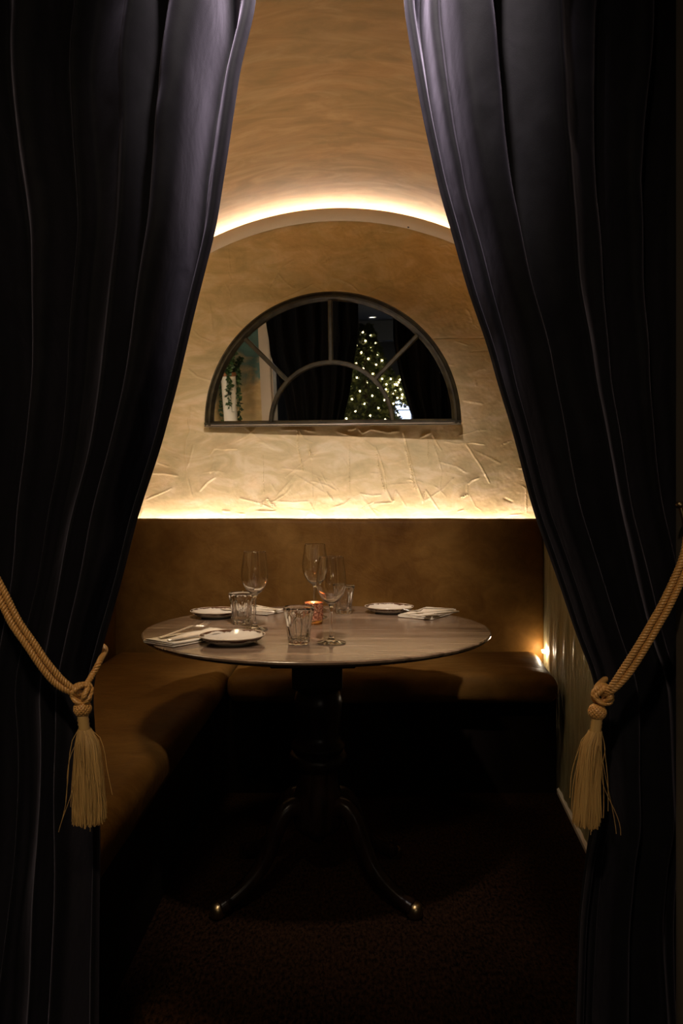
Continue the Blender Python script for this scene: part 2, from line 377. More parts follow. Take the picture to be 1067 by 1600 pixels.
# rim: back face and the lip thickness
bx = np.stack([X[-1], np.full(nxr, YB+.025), Z[-1]], -1); bx2 = np.stack([X[0], np.full(nxr, YB+.025), Z[0]], -1)
vv = np.concatenate([vv, bx, bx2]); b0 = nb0; c0 = nb0+nxr
f2 = [(int(idx[-1, i]), int(idx[-1, i+1]), b0+i+1, b0+i) for i in range(nxr-1)]+[(b0+i, b0+i+1, c0+i+1, c0+i) for i in range(nxr-1)]
me.from_pydata(vv.tolist(), [], ff.tolist()+f2); me.polygons.foreach_set('use_smooth', [True]*len(me.polygons)); me.materials.append(M['plaster']); me.update()
try: me.set_sharp_from_angle(angle=math.radians(60))
except Exception: pass
wb = bpy.data.objects.new('wall_back', me); col.objects.link(wb); structure(wb)
# wall behind the light cove and low part of the back wall
structure(MB().box((-1.14, 3.20, 0), (1.05, 3.26, 2.6)).build('wall_cove', M['plaster'], smooth=False))
structure(MB().box((-1.12, YB-.004, 0), (.92, YB+.025, z0+.01)).build('wall_back_base', M['plaster'], smooth=False))

# cove lip along the arc
mb = MB(); v = []; f = []; n_ = 80
for i in range(n_):
    x = -1.115+(BX1-.012+1.115)*i/(n_-1)
    for d, y in ((.036, YB-.034), (.044, YB-.034), (.078, YB-.008), (.080, YB+.0), (.036, YB+.0)): v.append((x, y, vault_z(x, d)))
for i in range(n_-1):
    for k in range(5): f.append((i*5+k, (i+1)*5+k, (i+1)*5+(k+1) % 5, i*5+(k+1) % 5))
mb.add(v, f); structure(mb.build('trim_1', M['lip'], sharp=40))

# left wall, right wall (skewed), front wall around the opening
structure(MB().box((-1.20, 1.03, 0), (-1.125, 3.2, 2.6)).build('wall_left', M['mural'], smooth=False))
mb = MB(); v = []; f = []; ny, nzz = 140, 120
for j in range(nzz):
    for i in range(ny):
        Y = 1.03+(3.2-1.03)*i/(ny-1); z = 2.3*j/(nzz-1)
        wv = .004*math.sin(Y*23+z*7)*math.sin(z*11+Y*3)+.003*math.sin(Y*61+3*math.sin(z*9))
        v.append((rwall_x(Y)-.004-abs(wv), Y, z))
for j in range(nzz-1):
    for i in range(ny-1): f.append((j*ny+i, (j+1)*ny+i, (j+1)*ny+i+1, j*ny+i+1))
mb.add(v, f)
v = [(rwall_x(1.03)+.08, 1.03, 0), (rwall_x(3.2)+.08, 3.2, 0), (rwall_x(3.2)+.08, 3.2, 2.6), (rwall_x(1.03)+.08, 1.03, 2.6),
     (rwall_x(1.03)-.003, 1.03, 2.3), (rwall_x(3.2)-.003, 3.2, 2.3), (rwall_x(3.2), 3.2, 2.6), (rwall_x(1.03), 1.03, 2.6)]
mb.add(v, [(0, 1, 2, 3), (4, 5, 6, 7)])
structure(mb.build('wall_right', M['olive'], sharp=40))
# pale baseboard on the right wall
v = []
for Y in (1.2, 2.60):
    x = rwall_x(Y)
    v += [(x-.016, Y, 0), (x-.016, Y, .014), (x-.010, Y, .02), (x-.004, Y, .02), (x-.004, Y, 0)]
f = [(k, (k+1) % 5, 5+(k+1) % 5, 5+k) for k in range(5)]+[(4, 3, 2, 1, 0), (5, 6, 7, 8, 9)]
structure(mesh('baseboard_right', v, f, M['white_trim'], smooth=False))
OX0, OX1 = -.80, .524
mb = MB(); mb.box((-3, .95, 0), (OX0-.004, 1.03, 2.7)); mb.box((OX1+.003, .95, 0), (3.2, 1.03, 2.7)); mb.box((OX0-.004, .95, 2.34), (OX1+.003, 1.03, 2.7))
structure(mb.build('wall_front', M['mural'], smooth=False))
mb = MB(); mb.box((OX1-.010, .93, 0), (OX1+.003, 1.035, 2.34)); structure(bevel(mb.build('trim_2', M['jamb'], smooth=False), .003))
mb = MB(); mb.box((OX0-.004, .93, 0), (OX0+.009, 1.035, 2.34)); structure(bevel(mb.build('trim_3', M['white_trim'], smooth=False), .003))
mb = MB(); mb.box((OX0-.085, 1.031, 0), (OX0-.004, 1.05, 2.34)); mb.box((OX0-.07, 1.05, 0), (OX0-.01, 1.054, 2.34)); structure(mb.build('trim_4', M['white_trim'], smooth=False))
structure(MB().box((-1.2, 1.03, 2.6), (1.05, 1.22, 2.7)).build('ceiling_pocket', M['plaster'], smooth=False))
# outer room
structure(MB().box((-3, -9, 2.42), (3.2, .95, 2.72)).build('ceiling_room', M['room_ceiling'], smooth=False))
structure(MB().box((-3.1, -9, 0), (-3, 1.0, 2.6)).build('wall_room_left', M['room_wall'], smooth=False))
structure(MB().box((3.2, -9, 0), (3.3, 1.0, 2.6)).build('wall_room_right', M['room_wall'], smooth=False))
structure(MB().box((-3.1, -9.1, 0), (3.3, -9, 2.6)).build('wall_room_end', M['room_wall'], smooth=False))

structure(MB().box((-3, -9, 2.06), (3.2, -7.2, 2.42)).build('ceiling_soffit', M['room_ceiling'], smooth=False))

# ------------------------------------------------------------------ LED strips
o = MB().box((-.965, 3.035, 1.018), (.885, 3.051, 1.024)).build('led_strip', M['led_back'], smooth=False)
tag(o, 'warm light strip glowing along the gap behind the back bench', 'light strip')
o = MB().box((-1.112, 1.22, 1.018), (-1.098, 2.90, 1.024)).build('led_strip', M['led_left'], smooth=False)
tag(o, 'warm light strip along the gap behind the left bench', 'light strip')
mb = MB(); v = []; f = []
for i in range(n_):
    x = -1.05+1.93*i/(n_-1)
    for d, y in ((.034, 3.140), (.034, 3.165), (.046, 3.165), (.046, 3.140)): v.append((x, y, vault_z(x, d)))
for i in range(n_-1):
    for k in range(4): f.append((i*4+k, (i+1)*4+k, (i+1)*4+(k+1) % 4, i*4+(k+1) % 4))
o = mb.add(v, f).build('led_strip', M['led_cove'], smooth=False)
tag(o, 'warm light strip hidden in the arched cove under the vaulted ceiling', 'light strip')
xe = rwall_x(2.875)
o = bevel(MB().box((xe-.022, 2.868, .488), (xe-.012, 2.890, .500)).build('led_strip', M['led_end'], smooth=False), .002)
tag(o, 'bright bare light end shining in the seat corner by the right wall', 'light')

# unseen light added high on the left wall for highlights on the glasses
wl = empty('added_highlight_lamp', (-1.125, 2.15, 1.62)); tag(wl, 'unseen light added for glass highlights, warm upright shade on the left wall above the bench', 'added light')
bevel(MB().box((0, -.03, .02), (.012, .03, .28)).build('back_plate', M['brass'], wl, smooth=False), .003)
MB().tube([(.010, 0, .15), (.045, 0, .15)], .006, 10).build('arm', M['brass'], wl)
MB().lathe([(0, 0), (.030, 0), (.034, .004), (.034, .296), (.030, .30), (0, .30)], 40, (.095, 0, 0)).build('highlight_emitter', M['emitter'], wl)

# ------------------------------------------------------------------ banquettes
def cushion(name, x0, x1, y0, y1, zb, zt, r, parent, seed=0, wr=.004, rx0=None, n=(60, 60)):
    """rounded slab with a wrinkled surface; radius r on all edges"""
    rr = random.Random(seed); ph = [rr.uniform(0, 6) for _ in range(12)]
    bm = bmesh.new()
    bmesh.ops.create_cube(bm, size=1)
    for vv_ in bm.verts:
        vv_.co = Vector(((x0+x1)/2+vv_.co.x*(x1-x0), (y0+y1)/2+vv_.co.y*(y1-y0), (zb+zt)/2+vv_.co.z*(zt-zb)))
    bmesh.ops.bevel(bm, geom=bm.edges[:], offset=r, segments=6, affect='EDGES', profile=.5)
    long_edges = [e for e in bm.edges if e.calc_length() > r*1.2]
    for ax in range(3):
        es = [e for e in bm.edges if abs((e.verts[0].co-e.verts[1].co).normalized()[ax]) > .99 and e.calc_length() > r*1.2]
        if es:
            c_ = max(2, int(es[0].calc_length()/.028))
            bmesh.ops.subdivide_edges(bm, edges=es, cuts=c_, use_grid_fill=True)
    for v_ in bm.verts:
        x, y, z = v_.co
        d = wr*(math.sin(x*9+ph[0]+2*math.sin(y*5+ph[1]))*math.sin(y*7+z*8+ph[2])+.5*math.sin(x*25+ph[3]+3*math.sin(y*13+ph[4]))*math.sin(z*21+y*19+ph[5]))
        v_.co += Vector((d*.3, d*.4, d*.6))
    return bm_obj(name, bm, M['leather'], parent)
# back bench
bb = empty('banquette', (0, 2.75, 0))
tag(bb, 'brown leather bench along the back wall with a tall flat backrest', 'bench')
def local(o, par): o.matrix_parent_inverse = Matrix.Translation(par.location).inverted() if par.rotation_euler.z == 0 else par.matrix_world.inverted(); return o
local(MB().box((-.50, 2.60, 0), (rwall_x(2.6)-.018, 3.0, .375)).build('base', M['bench_base'], bb, smooth=False), bb)
# seat with a rounded right end that leaves a gap at the wall
def seat_back():
    o = cushion('seat', -.426, .800, 2.46, 2.925, .376, .492, .045, bb, 3, .0035)
    for v_ in o.data.vertices:                       # follow the skewed wall at the right end, fall away at the corner
        t = max(0, (v_.co.x-.60)/.20)
        xr = rwall_x(v_.co.y)-.030
        v_.co.x = v_.co.x+(xr-.80)*t if t > 0 else v_.co.x
        if v_.co.x > .70 and v_.co.z > .45:
            k = (v_.co.x-.70)/.12; v_.co.z -= .018*k*k*max(0, (2.92-v_.co.y)/.4)
        # pinched creases next to the left bench
        a = math.exp(-((v_.co.x+.39)/.03)**2); v_.co.z -= .006*a*(v_.co.z > .44)
        fx = math.exp(-((v_.co.x+.36-(v_.co.y-2.46)*.5)/.008)**2)*math.exp(-((v_.co.y-2.48)/.05)**2); v_.co.z -= .004*fx; v_.co.y += .006*fx
    return o
local(seat_back(), bb)
local(cushion('backrest', -1.078, rwall_x(2.94)-.006, 2.922, 3.018, .30, 1.064, .022, bb, 5, .0022), bb)
# left bench
lb = empty('banquette', (-.7, 2.0, 0))
tag(lb, 'brown leather bench along the left side with its own backrest', 'bench')
local(MB().box((-1.10, 1.26, 0), (-.50, 2.90, .375)).build('base', M['bench_base'], lb, smooth=False), lb)
local(cushion('seat', -.972, -.434, 1.15, 2.916, .376, .492, .045, lb, 9, .0045), lb)
local(cushion('backrest', -1.078, -.974, 1.15, 2.919, .30, 1.064, .022, lb, 12, .003), lb)

# ------------------------------------------------------------------ table
TC = Vector((-.067, 1.92, 0)); TR = .484
t = empty('dining_table', TC)
tag(t, 'round dark wooden pedestal table laid for three in the booth', 'table')
prof = [(0, .728), (TR-.055, .728), (TR-.03, .7305), (TR-.008, .737), (TR-.001, .743), (TR, .7475), (TR-.0025, .7495), (TR-.007, .75), (0, .75)]
MB().lathe(prof, 160).build('tabletop', M['wood'], t, sharp=35)
mb = MB().box((-.10, -.36, .708), (.10, .36, .728)); mb.box((.10, -.30, .712), (.25, -.22, .728)); mb.box((-.25, .1, .712), (-.1, .18, .728)); bevel(mb.build('bearer', M['dark_wood'], t, smooth=False), .004)
bevel(MB().box((-.070, -.070, .585), (.070, .070, .708)).build('column_block', M['dark_wood'], t, smooth=False), .006)
prof = [(0, .175), (.058, .175), (.066, .185), (.070, .20), (.068, .275), (.060, .30), (.060, .345), (.064, .358), (.082, .368), (.086, .380), (.080, .392), (.070, .397),
        (.074, .405), (.078, .413), (.074, .422), (.064, .430), (.060, .450), (.066, .50), (.069, .535), (.064, .560), (.058, .568), (.066, .574), (.070, .580), (.066, .586), (0, .586)]
MB().lathe(prof, 48).build('column', M['dark_wood'], t, sharp=50)
prof = [(0, .135), (.012, .137), (.022, .148), (.030, .160), (.040, .168), (.052, .1755), (0, .1755)]
MB().lathe(prof, 32).build('finial', M['dark_wood'], t)
for a in (208, 332, 38, 142):
    ar = math.radians(a); ex = .40
    path = catmull([(.045, .235), (.075, .252), (.105, .238), (.128, .200), (.148, .150), (.174, .105), (.212, .068), (.256, .040), (.290, .027)], 6)
    v = []; f = []
    for i, (r_, z_) in enumerate(path):
        s = i/(len(path)-1); hw = .026-.008*s; hh = .026-.010*s
        if s > .9: hh *= 1.15; hw *= 1.2
        p2 = path[min(i+1, len(path)-1)]; p1 = path[max(i-1, 0)]; dr, dz = p2[0]-p1[0], p2[1]-p1[1]; l_ = math.hypot(dr, dz); nr, nz_ = -dz/l_, dr/l_
        for k in range(12):
            th = 2*math.pi*k/12; u = hw*math.copysign(abs(math.cos(th))**.7, math.cos(th)); q = hh*math.copysign(abs(math.sin(th))**.7, math.sin(th))
            rr_, zz = r_+nr*q, z_+nz_*q
            v.append((rr_*math.cos(ar)-u*math.sin(ar), rr_*math.sin(ar)+u*math.cos(ar), max(zz, .006)))
    for i in range(len(path)-1):
        for k in range(12): f.append((i*12+k, i*12+(k+1) % 12, (i+1)*12+(k+1) % 12, (i+1)*12+k))
    f.append(tuple(range(11, -1, -1))); f.append(tuple((len(path)-1)*12+k for k in range(12)))
    lg = mesh('leg', v, f, M['dark_wood'], t)
    tip = MB().lathe([(0, 0), (.015, 0), (.022, .010), (.021, .030), (.014, .040), (0, .042)], 16, (.296*math.cos(ar), .296*math.sin(ar), 0)).build('foot_cap', M['brass'], lg); tip['label'] = 'brass foot cap'

# ------------------------------------------------------------------ glassware
def wine_glass(name='wine_glass'):
    root = empty(name)
    k = .9965
    outer_foot = [(.0005, .0005), (.030, .0006), (.0355, .0012), (.0365, .0022), (.0355, .0032), (.026, .0055), (.014, .0085), (.0075, .0125), (.0052, .018)]
    stem = [(.0052, .018), (.0042, .026), (.0038, .045), (.0038, .070), (.0042, .084), (.0060, .093), (.0095, .0985)]
    bo = [(.0095, .0985), (.018, .1050), (.0265, .1160), (.0335, .1300), (.0368, .1430), (.0375, .1540), (.0365, .1700), (.0338, .1900), (.0308, .2120), (.0303, .2165)]
    bi = [(.0300, .2172), (.0297, .2165), (.0301, .2120), (.0330, .1900), (.0356, .1700), (.0366, .1540), (.0358, .1430), (.0323, .1305), (.0250, .1172), (.0160, .1072), (.008, .1035), (.0005, .1025)]
    bo = [tuple(p) for p in catmull(bo, 4)]; bi = [tuple(p) for p in catmull(bi, 4)]
    MB().lathe(outer_foot, 64).build('foot', M['glass'], root)
    MB().lathe([tuple(p) for p in catmull(stem, 4)], 64).build('stem', M['glass'], root)
    MB().lathe(bo+bi, 64).build('bowl', M['glass'], root)
    return root
def tumbler():
    root = empty('tumbler')
    n_f = 9
    prof = []; Ho, ro, rb = .092, .0385, .0265
    outer = [(.0005, .001), (.020, .001), (.0250, .0018), (.0268, .005)]+[(.0268+(ro-.0268)*((s/18)**1.15), .005+(Ho-.0055)*s/18) for s in range(1, 19)]
    inner = [(ro-.0012, Ho), (ro-.0022, Ho-.001)]+[(.0232+(ro-.0028-.0232)*((s/10)**1.15), .015+(Ho-.018)*s/10) for s in range(9, -1, -1)]+[(.018, .0125), (.0005, .012)]
    no = len(outer)
    def mod(j, a, r, z):
        if j >= no or r < .02: return r
        ph = (a*n_f/(2*math.pi)) % 1.0; c = math.cos(math.pi*(ph-.5)*.92)   # facet arch
        arch = .078-.022*(abs(ph-.5)*2)**2.2                         # facet height, rounded arch top
        d = max(0, min(1, (arch-z)/.006))
        return r-d*.0040*(c**1.2)
    MB().lathe(outer+inner, 144, mod=mod).build('glass_body', M['glass'], root)
    return root
wg = wine_glass(); tb = tumbler()
G = 'wine glasses on the table'
for i, (px, py, scale, lab) in enumerate([(398, 984, 1.0, 'clear wine glass standing on the left beside a fluted tumbler'),
        (517.5, 1005, .985, 'clear wine glass in front of the copper candle holder, nearest'),
        (492, 965, 1.06, 'clear wine glass farthest back, behind the copper candle holder')]):
    o = wg if i == 0 else copy_thing(wg)
    p = on_table(px, py); o.location = (p.x, p.y, .7502); o.scale = (scale,)*3; o.rotation_euler.z = i*.4; tag(o, lab, 'glass', G)
for i, (px, py, lab) in enumerate([(466.5, 1007, 'fluted water tumbler nearest the front edge, beside the candle'),
        (377.5, 975, 'fluted water tumbler between the back left plate and a wine glass'),
        (537, 959, 'fluted water tumbler behind the nearest wine glass on the right')]):
    o = tb if i == 0 else copy_thing(tb)
    p = on_table(px, py); o.location = (p.x, p.y, .7502); o.rotation_euler.z = .2+i*.5; tag(o, lab, 'glass', 'fluted tumblers on the table')
    if i == 2: o.scale = (.95, .95, 1.0)

# copper candle holder
p = on_table(490, 975); c = empty('candle_holder', (p.x, p.y, .7502))
tag(c, 'small copper crackled votive holder with a lit candle in the middle', 'candle holder')
def dent(j, a, r, z): return r*(1+.012*math.sin(a*11+z*500)+.010*math.sin(a*7-z*300)) if r > .02 else r
MB().lathe([(.0262, .0125), (.0270, .016), (.0285, .030), (.0282, .046), (.0272, .056), (.0280, .0600), (.0284, .0625), (.0272, .0640), (.0262, .0625), (.0256, .056), (.0262, .046), (.0262, .030), (.0250, .0125), (.0262, .0125)], 64, mod=dent).build('cup', M['copper'], c)
ab = MB().lathe([(.0005, 0), (.024, 0), (.0262, .002), (.0266, .012), (.0248, .0124), (.0005, .0124)], 48).build('amber_base', M['amber'], c); ab['label'] = 'glowing amber glass base'
MB().lathe([(0, .013), (.0235, .013), (.0235, .031), (.022, .032), (0, .0315)], 40).build('wax', M['wax'], c)
MB().tube([(0, 0, .031), (.0004, 0, .035), (.001, 0, .038)], .0008, 6).build('wick', M['black'], c)
MB().lathe([(.0002, .036), (.003, .038), (.0045, .043), (.004, .049), (.002, .056), (.0002, .061)], 20).build('flame', M['flame'], c)

# plates
def plate():
    pr = [(.0005, .0055), (.038, .0055), (.052, .0062), (.062, .0095), (.070, .0150), (.0765, .0200), (.0795, .0222), (.0805, .0215), (.0800, .0198), (.0745, .0145), (.067, .0090), (.058, .0050), (.047, .0035), (.045, .0002), (.040, .0002), (.039, .0030), (.0005, .0030)]
    pr = [tuple(q) for q in catmull(pr, 3)]
    o = MB().lathe(pr, 96, mod=lambda j, a, r, z: r*(1+.006*math.sin(a*9+.7)+.004*math.sin(a*5)) if r > .06 else r).build('side_plate', M['plate'])
    return o
pl0 = plate()
for i, (px, py, lab) in enumerate([(363, 1005, 'cream side plate with brown rim nearest, by the front left napkin'),
        (338, 964, 'cream side plate with brown rim at the back left behind the tumbler'),
        (608, 957, 'cream side plate with brown rim on the back right of the table')]):
    o = pl0 if i == 0 else pl0.copy()
    if i: col.objects.link(o)
    p = on_table(px, py); o.location = (p.x, p.y, .7502); o.rotation_euler.z = i*2.1; tag(o, lab, 'plate', 'side plates on the table')

# napkins: cloth folded in layers
def napkin(Lh, Wd, seed):
    rr = random.Random(seed); th = .0034; lay = 3
    path = []
    for k in range(lay):
        z = .0022+k*th; a, b_ = (-Wd/2+.004*k, Wd/2-.003*k)
        seq = np.linspace(a, b_, 14) if k % 2 == 0 else np.linspace(b_, a, 14)
        for s in seq: path.append((s, z))
        if k < lay-1:
            e = seq[-1]; sg = 1 if k % 2 == 0 else -1
            for q in (-60, -20, 20, 60): path.append((e+sg*th*.5*math.cos(math.radians(q)), z+th*.5+th*.5*math.sin(math.radians(q))))
    m_ = len(path); v = []; f = []; nl = 26; hh = .0014
    top_, bot_ = [], []
    for i, (s, z) in enumerate(path):
        p2 = path[min(i+1, m_-1)]; p1 = path[max(i-1, 0)]; dx, dz = p2[0]-p1[0], p2[1]-p1[1]; l_ = math.hypot(dx, dz) or 1
        nx_, nz_ = -dz/l_*hh, dx/l_*hh; top_.append((s+nx_, z+nz_)); bot_.append((s-nx_, z-nz_))
    ring = top_+bot_[::-1]; R_ = len(ring)
    for j in range(nl):
        u = -Lh/2+Lh*j/(nl-1)
        wob = .0010*math.sin(u*60+seed)+.0006*math.sin(u*131+2*seed)
        for (s, z) in ring:
            lift = 0.0008*math.sin(s*90+u*50+seed)*(z/.01)
            v.append((u, s*(1+wob*4)+wob, max(.0003, z+abs(lift)+.002*(abs(u)/(Lh/2))**6*(z/.01))))
    for j in range(nl-1):
        for k in range(R_): f.append((j*R_+k, (j+1)*R_+k, (j+1)*R_+(k+1) % R_, j*R_+(k+1) % R_))
    f.append(tuple(range(R_))); f.append(tuple((nl-1)*R_+k for k in reversed(range(R_))))
    return mesh('napkin', v, f, M['linen'])
def strip(prof):                      # prof: (u, halfwidth, z, thickness)
    v = []; f = []
    for u, hw, z, th in prof:
        v += [(u, -hw, z), (u, -hw*.6, z+th), (u, hw*.6, z+th), (u, hw, z), (u, hw*.6, z-th*.5), (u, -hw*.6, z-th*.5)]
    for i in range(len(prof)-1):
        for k in range(6): f.append((i*6+k, (i+1)*6+k, (i+1)*6+(k+1) % 6, i*6+(k+1) % 6))
    f.append((5, 4, 3, 2, 1, 0)); e = (len(prof)-1)*6; f.append(tuple(e+k for k in range(6)))
    return v, f
def fork():
    r = empty('fork')
    hp = [tuple(q) for q in catmull([(0, .0045, .001, .0014), (.01, .0085, .001, .0016), (.04, .0078, .002, .0016), (.08, .0045, .004, .0018), (.115, .0032, .006, .002), (.135, .0045, .006, .0018), (.145, .0105, .003, .0012)], 4)]
    v, f = strip(hp); mesh('handle', v, f, M['steel'], r)
    mb = MB(); v, f = strip([tuple(q) for q in catmull([(.143, .0100, .0035, .0011), (.152, .0120, .0012, .001), (.163, .0122, .0004, .001)], 3)]); mb.add(v, f)
    for k in range(4):
        y = -.0099+.0066*k
        mb.tube([(.161, y, .0008), (.175, y, .001), (.190, y*.97, .003), (.203, y*.94, .0065)], [.0018, .0015, .0013, .0008], 6)
    mb.build('tines', M['steel'], r); return r
def knife():
    r = empty('table_knife')
    v, f = strip([tuple(q) for q in catmull([(0, .004, .001, .002), (.008, .0078, .001, .003), (.05, .0070, .001, .003), (.095, .0055, .0015, .0028), (.108, .0050, .0015, .0026)], 4)]); mesh('handle', v, f, M['steel'], r)
    v, f = strip([(.107, .0055, .0015, .0012), (.118, .0090, .0015, .0008), (.15, .0100, .0015, .0007), (.19, .0095, .0015, .0006), (.208, .006, .0015, .0005), (.215, .001, .0015, .0004)]); mesh('blade', v, f, M['steel'], r); return r
fk0 = fork(); kn0 = knife()
def place(o, p, ang, tilt=0): o.location = p; o.rotation_euler = (0, tilt, ang)
# (centre px, far-end px, length, width, fork handle px -> tip px, knife handle px -> tip px)
sets = [((300, 999), (231+30, 1004), (366, 984), .215, .105, (249, 999), (352, 974), (262, 1003), (372, 986), 'front left beside the nearest plate'),
        ((398, 956), (352, 952), (440, 960), .175, .10, (441, 955), (368, 949), (430, 958), (360, 954), 'back left behind the tumbler'),
        ((669, 961), (640, 970), (700, 953), .195, .115, (708, 953), (631, 961), (716, 957), (645, 966), 'back right beside its plate')]
for i, (cpx, a_, b_, Ln, Wd, f0, f1, k0, k1, lab) in enumerate(sets):
    c_ = on_table(*cpx); A = on_table(*a_); B = on_table(*b_); ang = math.atan2(B.y-A.y, B.x-A.x)
    npk = napkin(Ln, Wd, i+1); npk.location = (c_.x, c_.y, .7502); npk.rotation_euler.z = ang
    tag(npk, 'cream linen napkin folded flat at the '+lab, 'napkin', 'folded linen napkins')
    fk = fk0 if i == 0 else copy_thing(fk0); kn = kn0 if i == 0 else copy_thing(kn0)
    zt = .7502+.0115
    for ob, q0, q1, nm, ct in ((fk, f0, f1, 'steel fork lying on the napkin at the ', 'fork'), (kn, k0, k1, 'steel table knife lying on the napkin at the ', 'knife')):
        a1 = on_table(*q0, h=zt); a2 = on_table(*q1, h=zt); place(ob, (a1.x, a1.y, zt+(.0022 if ct == 'knife' else .0026)), math.atan2(a2.y-a1.y, a2.x-a1.x), 0 if ct == 'knife' else -.035)
        tag(ob, nm+lab, ct, ct+'s on the napkins')

# ------------------------------------------------------------------ mirror
mc = P(517.5, 663, 3.0)
nv = Vector((-.072, -1, -.122)).normalized(); vv3 = -nv
u3 = Vector((vv3.y, -vv3.x, 0)).normalized(); w3 = u3.cross(vv3).normalized()
mroot = empty('arched_mirror', mc); mroot.rotation_mode = 'QUATERNION'
mroot.rotation_quaternion = Matrix((u3, vv3, w3)).transposed().to_quaternion()   # local x right, y into wall, z up
tag(mroot, 'half round mirror with dark bronze window-style frame on the back wall', 'mirror')
R0 = .573
def arc_sweep(R, prof, a0=0, a1=math.pi, n=72, z=0):
    v = []; f = []; m_ = len(prof)
    for i in range(n+1):
        a = a0+(a1-a0)*i/n
        for r, d in prof: v.append(((R+r)*math.cos(a), d, z+(R+r)*math.sin(a)))
    for i in range(n):
        for k in range(m_): f.append((i*m_+k, (i+1)*m_+k, (i+1)*m_+(k+1) % m_, i*m_+(k+1) % m_))
    f.append(tuple(range(m_))); f.append(tuple(n*m_+k for k in reversed(range(m_)))); return v, f
fp = [(0, .02), (0, -.006), (-.003, -.010), (-.008, -.011), (-.011, -.007), (-.013, -.007), (-.018, -.012), (-.026, -.012), (-.030, -.006), (-.034, .0), (-.038, .004), (-.038, .02)]
v, f = arc_sweep(R0, fp); mesh('arch_frame', v, f, M['bronze'], mroot).data.set_sharp_from_angle(angle=.6)
# bottom rail with the same profile (mirrored downwards)
fb = [(0, .02), (.001, .003), (-.004, -.006)]+fp[2:]
mb = MB(); v = []; f = []
for x in (-R0, R0):
    for r, d in fb: v.append((x, d, -.007+(-r)*.7))
m_ = len(fb); f = [(k, m_+k, m_+(k+1) % m_, (k+1) % m_) for k in range(m_)]+[tuple(range(m_)), tuple(m_+k for k in reversed(range(m_)))]
mesh('bottom_rail', v, f, M['bronze'], mroot, smooth=False)
MB().tube([(-R0+.002, -.006, -.001), (R0-.002, -.006, -.001)], .0042, 10).build('bottom_glint', M['glint'], mroot)['label'] = 'painted light-strip bead along the bottom edge'  # added tube, its pale colour paints the light strip's glint on the rail
Ri = .277
mp_ = [(.010, .012), (.010, -.002), (.006, -.006), (-.006, -.006), (-.010, -.002), (-.010, .012)]
v, f = arc_sweep(Ri-.005, mp_, n=48); mesh('inner_arch', v, f, M['bronze'], mroot).data.set_sharp_from_angle(angle=.6)
for a in (45, 90, 135):
    ar = math.radians(a); v = []
    for r in (Ri, R0-.036):
        for q, d in mp_: v.append((r*math.cos(ar)-q*math.sin(ar), d, r*math.sin(ar)+q*math.cos(ar)))
    f = [(k, 6+k, 6+(k+1) % 6, (k+1) % 6) for k in range(6)]+[tuple(range(6)), tuple(6+k for k in reversed(range(6)))]
    mesh('glazing_bar', v, f, M['bronze'], mroot, smooth=False)
v = [(0, .010, .012)]+[((R0-.03)*math.cos(math.pi*i/64), .010, .012+(R0-.045)*math.sin(math.pi*i/64)) for i in range(65)]
vb = [(x, .013, z) for x, y, z in v]; n0 = len(v)
f = [(0, i+1, i) for i in range(1, 65)]+[(n0, n0+i, n0+i+1) for i in range(1, 65)]+[(i, i+1, n0+i+1, n0+i) for i in range(1, 65)]
mesh('mirror_pane', v+vb, f, M['mirror'], mroot, smooth=False)
# two dark screw heads high on the wall
for i, (px, py) in enumerate(((404, 355.5), (638, 354.5))):
    p = P(px, py, YB-.006)
    o = MB().lathe([(0, 0), (.0055, 0), (.006, .002), (.005, .004), (0, .005)], 16).build('wall_screw', M['black']); o.location = p; o.rotation_euler.x = math.pi/2
    tag(o, 'small dark screw head in the plaster near the cove, '+('left' if i == 0 else 'right')+' one', 'screw', 'screws in the back wall')

